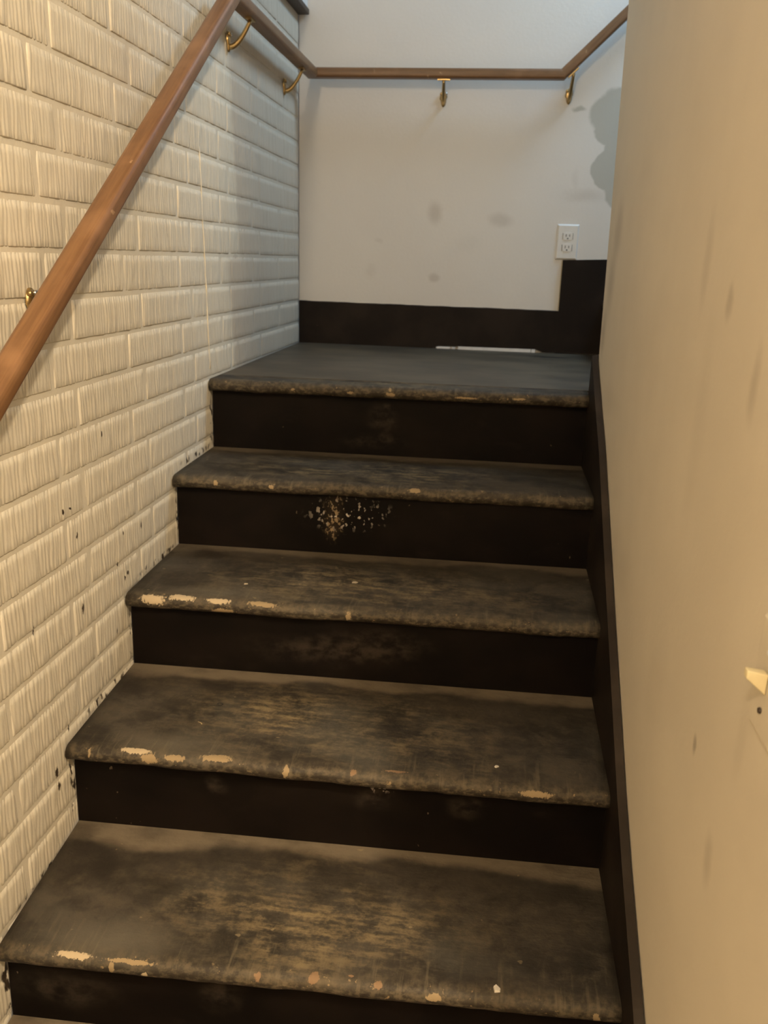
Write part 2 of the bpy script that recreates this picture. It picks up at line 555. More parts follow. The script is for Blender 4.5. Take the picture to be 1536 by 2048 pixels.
# basement room round the foot of the stairs
bm = bmesh.new()
add_box(bm, w_wall(Y_NEAR) + 0.115, 4.0, Y_NEAR, Y_NEAR + 0.1, -1.14, 1.90)
structure(link_mesh('wall_front', bm, DRYWALL))
bm = bmesh.new()
add_box(bm, -0.1, 4.0, -4.7, -4.6, -1.14, 1.90)
structure(link_mesh('wall_rear', bm, DRYWALL))
bm = bmesh.new()
add_box(bm, 4.0, 4.1, -4.7, Y_NEAR + 0.1, -1.14, 1.90)
structure(link_mesh('wall_far_right', bm, DRYWALL))

bm = bmesh.new()
add_box(bm, -0.1, 4.1, -4.7, -0.62, 1.90, 2.00)
structure(link_mesh('ceiling', bm, DRYWALL))
bm = bmesh.new()
add_box(bm, -0.1, w_wall(-0.6), -0.72, -0.62, 2.0, 2.62)
structure(link_mesh('wall_header', bm, DRYWALL))
bm = bmesh.new()
add_box(bm, -0.1, 3.2, -0.72, 1.35, 2.62, 2.70)
structure(link_mesh('ceiling_upper', bm, DRYWALL))

# ------------------------------------------------------------------ left wall: mortar slab and bricks
ZB, BH, BL = 0.3114, 0.0778, 0.305
GAP = 0.009
bm = bmesh.new()
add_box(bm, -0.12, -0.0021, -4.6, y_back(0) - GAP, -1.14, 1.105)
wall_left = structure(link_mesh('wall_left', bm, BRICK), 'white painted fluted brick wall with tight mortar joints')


def brick_bm(seed, length=BL - 0.011, height=BH - 0.0090):
    """Face of one fluted brick, ridges running upright and a little wavy. Face at x = 0, y and z centred."""
    rnd = random.Random(seed)
    bm = bmesh.new()
    gl = bm.verts.layers.float.new('groove')
    ny = 132
    ts = (0.0, 0.03, 0.2, 0.4, 0.6, 0.8, 1.0)
    nz = len(ts) - 1
    g, y = [], rnd.uniform(0.004, 0.012)
    while y < length - 0.003:
        g.append((y, rnd.uniform(0.0005, 0.0018), rnd.uniform(0, 6.28), rnd.uniform(0.001, 0.0035), rnd.uniform(0.0016, 0.0028)))
        y += rnd.uniform(0.0066, 0.0125)
    grid = []
    for j in range(nz + 1):
        t = ts[j]
        row = []
        for i in range(ny + 1):
            yy = length * i / ny
            dep, gv = 0.0, 0.0
            for gy, dp, ph, am, wd in g:
                c = gy + am * math.sin(ph + t * 3.4) + 0.0015 * (t - 0.5)
                q = abs(yy - c) / wd
                if q < 1.6:
                    f = math.exp(-q * q * 1.4)
                    if dp * f > dep:
                        dep, gv = dp * f, f * dp / 0.0018
            lump = 0.0012 * mnoise.noise(Vector((yy * 45, t * 2.2, seed * 3.7)))
            ex = min(i, ny - i) / 2.0
            rnd_edge = 0.002 * max(0.0, 1.0 - ex) + (0.0012 if j in (0, nz) else 0.0)
            v = bm.verts.new((-dep + lump - rnd_edge, yy - length / 2, height * (t - 0.5)))
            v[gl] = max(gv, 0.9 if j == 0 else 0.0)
            row.append(v)
        grid.append(row)
    for j in range(nz):
        for i in range(ny):
            bm.faces.new((grid[j][i], grid[j][i + 1], grid[j + 1][i + 1], grid[j + 1][i]))
    # returns into the mortar, all round
    back = -0.012
    for row, flip in ((grid[0], True), (grid[-1], False)):
        bk = [bm.verts.new((back, v.co.y, v.co.z)) for v in row]
        for v in bk:
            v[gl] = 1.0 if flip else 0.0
        for i in range(ny):
            q = (row[i], row[i + 1], bk[i + 1], bk[i])
            bm.faces.new(q[::-1] if flip else q)
    for i, flip in ((0, False), (ny, True)):
        colv = [grid[j][i] for j in range(nz + 1)]
        bk = [bm.verts.new((back, v.co.y, v.co.z)) for v in colv]
        for j in range(nz):
            q = (colv[j], colv[j + 1], bk[j + 1], bk[j])
            bm.faces.new(q[::-1] if flip else q)
    bmesh.ops.remove_doubles(bm, verts=bm.verts[:], dist=1e-6)
    bmesh.ops.recalc_face_normals(bm, faces=bm.faces[:])
    return bm


def mesh_of(bm, name, mat):
    me = bpy.data.meshes.new(name)
    bm.to_mesh(me)
    bm.free()
    me.materials.append(mat)
    for p in me.polygons:
        p.use_smooth = True
    return me


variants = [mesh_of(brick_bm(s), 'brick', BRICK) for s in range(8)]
cut_cache = {}
Y_END = y_back(0) - GAP


def stair_z(y):
    """Height of the stair surface against the brick at y."""
    if y > NOSE[0][0]:
        return 0.0
    for k in range(1, 6):
        if y > NOSE[k][0]:
            return NOSE[k][1]
    return -1.14


far_bm = bmesh.new()
far_layer = far_bm.verts.layers.float.new('groove')
rows = range(-11, 19)
nb = 0
for n in rows:
    zc = ZB - n * BH - BH / 2 - 0.003      # brick lies between bed joint n (above) and n + 1 (below)
    if zc + BH / 2 > 1.112 or zc < -1.16:
        continue
    phase = -0.712 if n % 2 else -0.790
    for c in range(-13, 8):
        ya, yb = phase + c * BL, phase + (c + 1) * BL
        ya2, yb2 = max(ya, -4.55), min(yb, Y_END + 0.005)
        if yb2 - ya2 < 0.02:
            continue
        if zc + BH / 2 < stair_z(ya2 - 0.03) - 0.02:
            continue
        full = yb2 - ya2 > BL - 1e-4
        yc = (ya2 + yb2) / 2
        if yb2 < -1.28:                       # behind the photographer's view: plain joined blocks
            add_box(far_bm, -0.012, 0.0, ya2 + 0.0055, yb2 - 0.0055, zc - BH / 2 + 0.006, zc + BH / 2 - 0.006)
            continue
        if full:
            me = variants[(n * 5 + c * 3 + random.randrange(2)) % 8]
        else:
            key = round(yb2 - ya2, 3)
            if key not in cut_cache:
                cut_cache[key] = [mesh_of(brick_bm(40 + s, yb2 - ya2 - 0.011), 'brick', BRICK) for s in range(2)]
            me = cut_cache[key][n % 2]
        o = bpy.data.objects.new('brick', me)
        o.location = (random.uniform(-0.0005, 0.0003), yc + random.uniform(-.0015, .0015), zc + random.uniform(-.001, .001))
        o.rotation_euler = (random.uniform(-.004, .004), 0, random.uniform(-.003, .003))
        COL.objects.link(o)
        o.parent = wall_left
        nb += 1
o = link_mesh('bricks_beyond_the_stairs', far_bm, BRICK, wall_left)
o['kind'] = 'stuff'

# upright bead of filler running through the joints above the landing nosing
bm = bmesh.new()
pts = [(-0.0004, 0.010 + random.uniform(-.002, .002) - 0.050 * (z / 0.52 - 0.16) * 0.6, z) for z in [0.02 + 0.03 * i for i in range(19)]]
add_tube(bm, pts, [0.0007 + random.uniform(0, 0.0016) for _ in pts], 8)
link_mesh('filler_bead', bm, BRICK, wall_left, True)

# drywall above the brick and the dark trim between them
bm = bmesh.new()
add_box(bm, -0.12, 0.030, -0.62, y_back(0) - 0.001, 1.122, 2.62)
structure(link_mesh('wall_left_upper', bm, WALL_B))
bm = bmesh.new()
add_box(bm, -0.02, 0.036, -0.62, y_back(0) - 0.002, 1.104, 1.122)
bevel_all(bm, 0.003)
structure(link_mesh('trim_1', bm, DARKTRIM), 'dark brown trim along the top of the brick')

# ------------------------------------------------------------------ staircase
stairs = tag(empty('staircase', (0.5, -1.4, -1.14)), 'black painted wooden staircase with scuffed treads climbing to a landing', 'staircase')


def child(o):
    o.parent = stairs
    o.matrix_parent_inverse = Matrix.Translation(-stairs.location)
    return o


def tread_bm(k, back_l, back_r):
    """Board with a half round nosing; its four corners follow the measured photo heights."""
    yl, zl, yr, zr = NOSE[k]
    bm = bmesh.new()
    uw = bm.loops.layers.uv.new('wear')
    un = bm.loops.layers.uv.new('nose')
    r = TREAD_T / 2
    prof = []   # (distance behind nose front, z below top, arc distance)
    steps = 8
    prof.append((0.10, -TREAD_T, -0.08))
    for i in range(steps + 1):
        an = -math.pi / 2 + math.pi * i / steps
        prof.append((r - r * math.cos(an), -r + r * math.sin(an), r * (an - 0.9)))
    arc0 = prof[-1][2]
    for dd in (0.03, 0.06, 0.12):
        prof.append((dd, 0.0, arc0 + dd - r))
    prof.append((None, 0.0, None))
    nx = 48
    grid = []
    for i in range(nx + 1):
        t = i / nx
        yn = yl + (yr - yl) * t - 0.006
        zn = zl + (zr - zl) * t
        bl, br = back_l, back_r
        yb = bl[0] + (br[0] - bl[0]) * t
        zb = bl[1] + (br[1] - bl[1]) * t
        wob = 0.0022 * mnoise.noise(Vector((t * 11, k * 4.7, 0))) + 0.0012 * mnoise.noise(Vector((t * 43, k * 2.7, 5)))
        col = []
        for dpt, dz, arc in prof:
            if dpt is None:
                y, z, dn = yb + 0.012, zb, (yb - yn)
            else:
                s = min(max((dpt - r) / (yb - yn - r), 0), 1)
                y = yn + dpt + (wob if dpt < 0.02 else 0)
                z = zn + (zb - zn) * s + dz + (wob * 0.8 if dpt < 0.035 else 0)
                dn = arc
            # small dents worn into the nose
            x = 0.0030 + (w_in(y) + 0.004 - 0.0030) * t
            col.append((bm.verts.new((x, y, z)), (x, max(yb - y, 0)), (x, dn)))
        grid.append(col)
    for i in range(nx):
        for j in range(len(prof) - 1):
            q = [grid[i][j], grid[i + 1][j], grid[i + 1][j + 1], grid[i][j + 1]]
            f = bm.faces.new([c[0] for c in q])
            f.smooth = True
            for lp, c in zip(f.loops, q):
                lp[uw].uv = c[1]
                lp[un].uv = c[2]
    # ends
    for e, flip in ((grid[0], False), (grid[-1], True)):
        vs = [c[0] for c in e]
        f = bm.faces.new(vs if not flip else vs[::-1])
        for lp in f.loops:
            lp[uw].uv = (0, 0.1)
            lp[un].uv = (0, 0.1)
    return bm


TAN, ORANGE, CREAM = (0.34, 0.25, 0.14), (0.25, 0.155, 0.085), (0.54, 0.43, 0.28)
CHIPS = {
    0: [(0.365, 0.39, -.024, -.010, TAN), (0.465, 0.50, -.026, -.010, TAN), (0.475, 0.485, -.012, .002, TAN), (0.64, 0.72, -.022, -.014, TAN), (0.79, 0.84, -.018, -.010, TAN), (0.22, 0.232, -.02, -.01, TAN)],
    1: [(0.56, 0.60, -.012, .006, TAN), (0.10, 0.115, -.02, -.004, TAN), (0.23, 0.25, -.02, -.004, TAN)],
    2: [(0.025, 0.10, -.022, .012, CREAM), (0.08, 0.165, -.008, .014, CREAM), (0.165, 0.24, -.010, .010, CREAM),
        (0.175, 0.245, -.034, -.014, TAN), (0.25, 0.34, -.008, .010, TAN), (0.47, 0.485, -.03, 0.0, TAN)],
    3: [(0.09, 0.175, -.004, .013, CREAM), (0.045, 0.052, -.02, .008, TAN), (0.14, 0.185, -.022, .004, TAN), (0.18, 0.24, -.01, .008, TAN),
        (0.24, 0.33, -.006, .016, TAN), (0.41, 0.425, -.025, .010, TAN), (0.53, 0.55, -.006, .012, ORANGE), (0.59, 0.645, .010, .018, ORANGE),
        (0.83, 0.91, -.016, .002, TAN)],
    4: [(0.085, 0.175, -.006, .010, CREAM), (0.17, 0.285, -.004, .006, TAN), (0.19, 0.205, -.03, .004, TAN), (0.245, 0.262, -.026, -.010, CREAM),
        (0.43, 0.445, -.012, .006, ORANGE), (0.515, 0.54, -.010, .014, ORANGE), (0.62, 0.64, -.008, .012, ORANGE), (0.58, 0.592, .01, .016, ORANGE),
        (0.70, 0.735, -.018, .002, TAN), (0.96, 0.975, -.03, -.004, TAN)],
    5: []}
SCUFF = {  # centre and half sizes of the rubbed middle, strength of the dust strip
    0: ((0.45, 0.25, 0), (0.45, 0.40, 0), 0.0),
    1: ((0.42, -0.13, 0), (0.46, 0.17, 0), 0.45),
    2: ((0.52, -0.43, 0), (0.50, 0.19, 0), 0.55),
    3: ((0.46, -0.70, 0), (0.48, 0.22, 0), 0.85),
    4: ((0.48, -0.98, 0), (0.38, 0.17, 0), 0.95),
    5: ((0.48, -1.25, 0), (0.38, 0.17, 0), 0.95)}
for k in range(6):
    if k == 0:
        # the landing: one board deck running to the back wall, wider than the stairs behind the wall end
        o = link_mesh('landing_nosing', tread_bm(0, (0.085, -0.004), (0.13, -0.008)), tread_mat(0, CHIPS[0], SCUFF[0]), None)
        child(o)
    else:
        yl, zl, yr, zr = RISE[k - 1]
        o = link_mesh('tread', tread_bm(k, (yl, zl), (yr, zr)), tread_mat(k, CHIPS[k], SCUFF[k]), None)
        child(o)


def deck_mat():
    a = Mat('landing_deck_paint')
    p = a.pos()
    big = a.noise(p, (4, 7, 4), 4)
    col = a.mix(a.ramp(big, 0.36, 0.66), (0.056, 0.043, 0.028), (0.100, 0.077, 0.049))
    mid = a.ellipse(a.warp(p, (5, 5, 5), 0.15), (0.45, 0.45, 0), (0.42, 0.45, 0), 0.9)
    streak = a.noise(p, (12, 50, 50), 5)
    col = a.mix(a.math('MULTIPLY', mid, a.ramp(streak, 0.42, 0.72, 0.15, 0.8)), col, (0.115, 0.095, 0.070))
    mk = a.ellipse(a.warp(p, (12, 12, 12), 0.08), (0.92, 0.93, 0), (0.10, 0.035, 0), 0.7)
    col = a.mix(a.math('MULTIPLY', mk, 0.7), col, (0.014, 0.012, 0.010))
    a.bump(streak, 0.25, 0.003)
    return a.finish(col, 0.5, 0.4)


bm = bmesh.new()
add_hex(bm, [(0.0030, 0.088, -0.05), (1.16, 0.145, -0.05), (1.16, y_back(1.16) - 0.001, -0.05), (0.0030, y_back(0) - 0.003, -0.05),
             (0.0030, 0.088, -0.004), (1.16, 0.145, -0.0085), (1.16, y_back(1.16) - 0.001, -0.007), (0.0030, y_back(0) - 0.003, 0.0)])
child(link_mesh('landing_deck', bm, deck_mat()))

MARKS = {
    0: [((0.46, 0.04, -0.10), (0.06, 0, 0.05), 'smudge'), ((0.44, 0.04, -0.155), (0.12, 0, 0.03), 'smudge'), ((0.475, 0.04, -0.07), (0.012, 0, 0.02), 'smudge')],
    1: [((0.385, -0.24, -0.285), (0.035, 0, 0.075), 'spatter'), ((0.42, -0.24, -0.28), (0.13, 0, 0.05), 'drop'), ((0.385, -0.24, -0.32), (0.022, 0, 0.028), 'spatter')],
    2: [((0.55, -0.53, -0.48), (0.15, 0, 0.05), 'smudge'), ((0.42, -0.53, -0.50), (0.22, 0, 0.05), 'smudge')],
    3: [((0.585, -0.81, -0.632), (0.035, 0, 0.012), 'drop'), ((0.575, -0.81, -0.650), (0.05, 0, 0.04), 'smudge'), ((0.28, -0.81, -0.65), (0.03, 0, 0.03), 'smudge'),
        ((0.75, -0.81, -0.66), (0.06, 0, 0.03), 'smudge')],
    4: [((0.37, -1.08, -0.86), (0.05, 0, 0.05), 'smudge'), ((0.10, -1.09, -0.88), (0.12, 0, 0.05), 'smudge')],
    5: []}
for k in range(6):
    yl, zl, yr, zr = RISE[k]
    nl, nzl, nr, nzr = NOSE[k]
    bm = bmesh.new()
    th = 0.018
    # top edge tucks under the tread
    add_hex(bm, [(0.0030, yl, zl - 0.002), (w_in(yr) + 0.008, yr, zr - 0.002), (w_in(yr) + 0.008, yr + th, zr - 0.002), (0.0030, yl + th, zl - 0.002),
                 (0.0030, yl + 0.004, nzl - TREAD_T + 0.004), (w_in(yr) + 0.008, yr + 0.004, nzr - TREAD_T + 0.004),
                 (w_in(yr) + 0.008, yr + th, nzr - TREAD_T + 0.004), (0.0030, yl + th, nzl - TREAD_T + 0.004)])
    child(link_mesh('riser', bm, riser_mat(k, MARKS[k])))

# sloping skirt board (stringer) along the right wall, edges measured
IN = [(0.075, 0.090), (0.016, 0.050), (-0.10, -0.020), (-0.235, -0.100), (-0.55, -0.330), (-0.868, -0.552), (-0.972, -0.616), (-1.150, -0.712), (-1.42, -0.89)]
OUT = [(0.075, 0.094), (-0.02, 0.030), (-0.10, -0.022), (-0.235, -0.103), (-0.55, -0.305), (-0.84, -0.49), (-0.972, -0.578), (-1.150, -0.690), (-1.42, -0.86)]
bm = bmesh.new()
ring = []
for (yi, zi), (yo, zo) in zip(IN, OUT):
    ring.append([bm.verts.new((w_in(yi) + 0.0005, yi, zi)), bm.verts.new((w_wall(yi) - 0.0025, yi, zi + 0.004)),
                 bm.verts.new((w_wall(yi) - 0.0025, yi, zi - 0.34)), bm.verts.new((w_in(yi) + 0.0005, yi, zi - 0.34))])
for a, b in zip(ring, ring[1:]):
    for j in range(4):
        bm.faces.new((a[j], a[(j + 1) % 4], b[(j + 1) % 4], b[j]))
bm.faces.new(ring[0])
bm.faces.new(ring[-1][::-1])
bmesh.ops.recalc_face_normals(bm, faces=bm.faces[:])
skirt = child(link_mesh('stringer', bm, STRING))
skirt.data.materials.append(BLACK)           # glossy black face, its shade put into the colour; dusty scuffed top edge
for poly_ in skirt.data.polygons:
    poly_.material_index = 0 if poly_.normal.z > 0.5 else 1

# ------------------------------------------------------------------ skirting on the back wall
bm = bmesh.new()
n = 40
TH = 0.012
rows_ = []
for i in range(n + 1):
    x = 0.002 + (0.962 - 0.002) * i / n
    zt = 0.154 - 0.006 * x / 0.96 + 0.0016 * mnoise.noise(Vector((x * 23, 1.3, 0)))
    zb = 0.0065 if 0.515 < x < 0.90 else -0.003
    y0 = y_back(x)
    rows_.append([bm.verts.new((x, y0 - TH, zb)), bm.verts.new((x, y0 - TH, zt - 0.002)), bm.verts.new((x, y0 - TH + 0.003, zt)),
                  bm.verts.new((x, y0, zt)), bm.verts.new((x, y0, zb))])
for a, b in zip(rows_, rows_[1:]):
    for j in range(5):
        bm.faces.new((a[j], b[j], b[(j + 1) % 5], a[(j + 1) % 5]))
bm.faces.new(rows_[0])
bm.faces.new(rows_[-1][::-1])
bmesh.ops.recalc_face_normals(bm, faces=bm.faces[:])
structure(link_mesh('baseboard_back', bm, SKIRT), 'black painted baseboard along the landing wall')
strip = structure(empty('trim_2', (0.72, y_back(0.72), 0)), 'pale strip showing under the black baseboard')  # pale strips set in the gap under the baseboard
for xa, xb in ((0.522, 0.573), (0.579, 0.592), (0.603, 0.872), (0.874, 0.888)):
    bm = bmesh.new()
    add_hex(bm, [(xa, y_back(xa) - TH - 0.001, -0.006), (xb, y_back(xb) - TH - 0.001, -0.006), (xb, y_back(xb) - 0.001, -0.006), (xa, y_back(xa) - 0.001, -0.006),
                 (xa, y_back(xa) - TH - 0.001, 0.0066 - 0.004 * (xa < 0.6)), (xb, y_back(xb) - TH - 0.001, 0.0066 - 0.004 * (xb < 0.6)),
                 (xb, y_back(xb) - 0.001, 0.0066), (xa, y_back(xa) - 0.001, 0.0066)])
    o = link_mesh('strip', bm, PALE, strip)
    o.matrix_parent_inverse = Matrix.Translation(-strip.location)

# ------------------------------------------------------------------ upper flight turning right
upper = tag(empty('staircase', (1.2, 0.6, 0)), 'black upper flight turning right off the landing, mostly behind the wall end', 'staircase')


def upchild(o):
    o.parent = upper
    o.matrix_parent_inverse = Matrix.Translation(-upper.location)
    return o


X0, RUN2, RISE2 = 1.135, 0.225, 0.19
bm = bmesh.new()
poly = [(0.961, -0.004), (0.961, 0.326), (1.13, 0.333), (1.13 + RUN2 * 7, 0.333 + RISE2 * 7), (1.13 + RUN2 * 7, 0.333 + RISE2 * 7 - 0.42), (1.30, -0.004)]
add_prism(bm, poly, lambda p: (p[0], y_back(p[0]) - 0.013, p[1]), lambda p: (p[0], y_back(p[0]) - 0.0005, p[1]))
upchild(link_mesh('skirt_board', bm, SKIRT))
bm = bmesh.new()
add_tube(bm, [(0.9605, y_back(0.96) - 0.007, z + 0.0) for z in (0.150, 0.2, 0.26, 0.325)], [0.0022, 0.0018, 0.0024, 0.002], 6)
upchild(link_mesh('caulk_edge', bm, plain('yellowed_caulk', (0.55, 0.46, 0.30), 0.6)))
for k in range(7):
    xa = X0 + RUN2 * k
    bm = bmesh.new()
    add_box(bm, xa, xa + 0.018, 0.242, y_back(xa) - 0.0135, RISE2 * k - 0.004, RISE2 * (k + 1) - 0.028)
    upchild(link_mesh('riser', bm, BLACK))
    bm = bmesh.new()
    add_box(bm, xa - 0.022, xa + RUN2, 0.242, y_back(xa) - 0.0135, RISE2 * (k + 1) - 0.028, RISE2 * (k + 1))
    bevel_all(bm, 0.008, 2)
    upchild(link_mesh('tread', bm, STRING))

# ------------------------------------------------------------------ handrail
rail = tag(empty('handrail', (0.07, 0.041, 0.91)), 'brown stained wooden handrail wrapping round the stairwell on brass brackets', 'handrail')


def railchild(o):
    o.parent = rail
    o.matrix_parent_inverse = Matrix.Translation(-rail.location)
    return o


RW, RH = 0.042, 0.032


def rail_profile():
    pts = []
    for cx, cy, r, a0 in ((RW / 2 - .012, RH / 2 - .012, .012, 0), (-RW / 2 + .012, RH / 2 - .012, .012, 90),
                          (-RW / 2 + .007, -RH / 2 + .007, .007, 180), (RW / 2 - .007, -RH / 2 + .007, .007, 270)):
        for i in range(5):
            an = math.radians(a0 + 90 * i / 4)
            pts.append((cx + r * math.cos(an), cy + r * math.sin(an)))
    return pts


YB = y_back(0.07) - 0.07
P = [Vector((0.062, -1.72, 0.440 + 0.70 * (-1.72 + 0.6))), Vector((0.062, 0.0714, 0.910)), Vector((0.062, YB, 0.9125)),
     Vector((0.905, y_back(0.905) - 0.07, 0.9165)), Vector((2.02, y_back(2.02) - 0.07, 0.9165 + 1.115 * 0.965))]
dirs = [(b - a).normalized() for a, b in zip(P, P[1:])]
prof = rail_profile()
for s in range(4):
    d = dirs[s]
    side = d.cross(Vector((0, 0, 1))).normalized()
    up = side.cross(d).normalized()
    na = d if s == 0 else (dirs[s - 1] + d).normalized()
    nb_ = d if s == 3 else (d + dirs[s + 1]).normalized()
    bm = bmesh.new()
    uvl = bm.loops.layers.uv.new('along')
    rings = []
    total = (P[s + 1] - P[s]).length
    segs = 14
    ends = []
    for (u, v) in prof:
        off = side * u + up * v
        a = P[s] + off
        b = P[s + 1] + off
        a = a + d * ((P[s] - a).dot(na) / d.dot(na))
        b = b + d * ((P[s + 1] - b).dot(nb_) / d.dot(nb_))
        ends.append((a, b))
    for i in range(segs + 1):
        t = i / segs
        rings.append([bm.verts.new(a.lerp(b, t)) for a, b in ends])
    m = len(prof)
    for i in range(segs):
        for j in range(m):
            f = bm.faces.new((rings[i][j], rings[i][(j + 1) % m], rings[i + 1][(j + 1) % m], rings[i + 1][j]))
            f.smooth = True
            for lp, (ii, jj) in zip(f.loops, ((i, j), (i, j + 1), (i + 1, j + 1), (i + 1, j))):
                lp[uvl].uv = (total * ii / segs + s * 3.0, jj / m * 0.14)
    bm.faces.new(rings[0][::-1])
    bm.faces.new(rings[-1])
    bmesh.ops.recalc_face_normals(bm, faces=bm.faces[:])
    o = railchild(link_mesh('rail', bm, RAIL))
    o.data.set_sharp_from_angle(angle=math.radians(40))


def bracket(base, out, along, rail_bottom, up_to):
    """Brass handrail bracket. base: wall point at the plate centre; out: unit vector off the wall; along: unit rail direction."""
    out, along, up = Vector(out).normalized(), Vector(along).normalized(), Vector((0, 0, 1))
    lat = up.cross(out).normalized()
    base = Vector(base)
    fr = lambda o, l, u: base + out * o + lat * l + up * u
    bm = bmesh.new()
    outline = []
    for i in range(24):
        an = 2 * math.pi * i / 24
        outline.append((0.0105 * math.cos(an) * (1.25 if math.sin(an) > 0 else 0.9), 0.025 * math.sin(an)))
    a = [bm.verts.new(fr(0.0, l, u)) for l, u in outline]
    b = [bm.verts.new(fr(0.004, l, u)) for l, u in outline]
    c = [bm.verts.new(fr(0.006, l * .7, u * .8)) for l, u in outline]
    for r0, r1 in ((a, b), (b, c)):
        for i in range(24):
            bm.faces.new((r0[i], r0[(i + 1) % 24], r1[(i + 1) % 24], r1[i]))
    bm.faces.new(c)
    bmesh.ops.recalc_face_normals(bm, faces=bm.faces[:])
    root = railchild(link_mesh('bracket', bm, BRASS, None, True))
    tip = Vector(rail_bottom)
    bm = bmesh.new()
    p0 = fr(0.003, 0, -0.012)
    p1 = fr(0.022, 0, -0.018)
    p2 = tip * 0.62 + p1 * 0.38 - up * 0.006
    p3 = tip - Vector(up_to) * 0.004
    pts = []
    for i in range(13):
        t = i / 12
        pts.append(p0 * (1 - t) ** 3 + p1 * 3 * t * (1 - t) ** 2 + p2 * 3 * t * t * (1 - t) + p3 * t ** 3)
    add_tube(bm, pts, [0.0075 - 0.0025 * i / 12 for i in range(13)], 10)
    bmesh.ops.recalc_face_normals(bm, faces=bm.faces[:])
    arm = link_mesh('arm', bm, BRASS, root, True)
    bm = bmesh.new()
    nup = Vector(up_to).normalized()
    sd = along.cross(nup).normalized()
    add_hex(bm, [tip + along * x + sd * y + nup * z for x, y, z in
                 ((-.021, -.008, -.004), (.021, -.008, -.004), (.021, .008, -.004), (-.021, .008, -.004),
                  (-.021, -.008, 0.0004), (.021, -.008, 0.0004), (.021, .008, 0.0004), (-.021, .008, 0.0004))])
    bmesh.ops.recalc_face_normals(bm, faces=bm.faces[:])
    link_mesh('saddle', bm, BRASS, root)
    for l in (-0.0075, 0.0075):
        bm = bmesh.new()
        add_tube(bm, [fr(0.003, l, 0.016), fr(0.009, l, 0.016), fr(0.0105, l, 0.016)], [0.0055, 0.0052, 0.003], 12)
        bmesh.ops.recalc_face_normals(bm, faces=bm.faces[:])
        s = link_mesh('screw', bm, NICKEL if l > 0 else BRASS, root, True)
    for ch in root.children:
        ch.matrix_parent_inverse = root.matrix_parent_inverse.inverted() @ root.matrix_parent_inverse
    return root


UPZ = (0, 0, 1)
ZBOT = 0.91 - RH / 2
bracket((0.001, 0.225, 0.842), (1, 0, 0), (0, 1, 0), (0.062, 0.225, ZBOT + 0.0005), UPZ)
bracket((0.001, 0.815, 0.842), (1, 0, 0), (0, 1, 0), (0.062, 0.815, ZBOT + 0.0015), UPZ)
nb2 = Vector((0.045, -1, 0)).normalized()
al2 = Vector((1, 0.045, 0)).normalized()
for bx in (0.507, 0.935):
    by = y_back(bx)
    zb = 0.9145 - RH / 2 + (0.002 if bx > 0.9 else 0)
    dx = 0.0 if bx < 0.9 else 0.0
    bracket((bx, by - 0.001, 0.848 if bx < 0.9 else 0.862), nb2, al2 if bx < 0.9 else (1, .045, 0.96),
            (bx + nb2.x * 0.069, by - 0.069, zb if bx < 0.9 else 0.9165 + (bx - 0.905) * 0.965 - RH / 2 * 1.39),
            UPZ if bx < 0.9 else (-0.69, 0, 0.72))
d0 = dirs[0]
up0 = (d0.cross(Vector((0, 0, 1))).normalized()).cross(d0).normalized()
ys = -0.815
rb = Vector((0.062, ys, 0.440 + 0.70 * (ys + 0.6))) - up0 * (RH / 2)
bracket((0.001, -0.845, 0.226), (1, 0, 0), d0, rb, up0)

# ------------------------------------------------------------------ outlet on the back wall
out_c = Vector((0.9715, y_back(0.9715), 0.388))
ol = tag(empty('wall_outlet', out_c), 'white double electrical outlet on back wall just above the black stepped skirting', 'outlet')
ol.rotation_euler = (0, 0, math.atan(0.045))
bm = bmesh.new()
add_box(bm, -0.0395, 0.0395, -0.0065, -0.0003, -0.0615, 0.0615)
top = [v for v in bm.verts if v.co.y < -0.003]
for v in top:
    v.co.x *= 0.86
    v.co.z *= 0.91
bevel_all(bm, 0.0015)
link_mesh('cover_plate', bm, PLASTIC, ol)
for sgn in (1, -1):
    bm = bmesh.new()
    poly = []
    for i in range(28):
        an = 2 * math.pi * i / 28
        poly.append((0.0172 * math.cos(an), max(-0.0132, min(0.0132, 0.0172 * math.sin(an)))))
    add_prism(bm, poly, lambda p: (p[0], -0.0062, p[1] + sgn * 0.0195), lambda p: (p[0] * .97, -0.0082, p[1] * .97 + sgn * 0.0195))
    r = link_mesh('receptacle', bm, PLASTIC, ol)
    for x0, hh in ((-0.0063, 0.0045), (0.0063, 0.0038)):
        bm = bmesh.new()
        add_box(bm, x0 - 0.0011, x0 + 0.0011, -0.0086, -0.0078, sgn * 0.0195 + 0.003 - hh, sgn * 0.0195 + 0.003 + hh)
        link_mesh('slot', bm, SLOT, r)
    bm = bmesh.new()
    add_tube(bm, [(0, -0.0078, sgn * 0.0195 - 0.0075), (0, -0.0086, sgn * 0.0195 - 0.0075)], 0.0025, 12)
    link_mesh('ground_hole', bm, SLOT, r)
    bm = bmesh.new()
    for q in (-1, 1):
        bm = bmesh.new() if q > 0 else bm
        add_box(bm, q * 0.0180 - 0.0006, q * 0.0180 + 0.0006, -0.0072, -0.0060, sgn * 0.0195 - 0.011, sgn * 0.0195 + 0.011)
        link_mesh('gap_line', bm, SLOT, r)
bm = bmesh.new()
add_tube(bm, [(0, -0.006, 0), (0, -0.0076, 0)], [0.003, 0.0026], 12)
link_mesh('screw', bm, PLASTIC, ol)

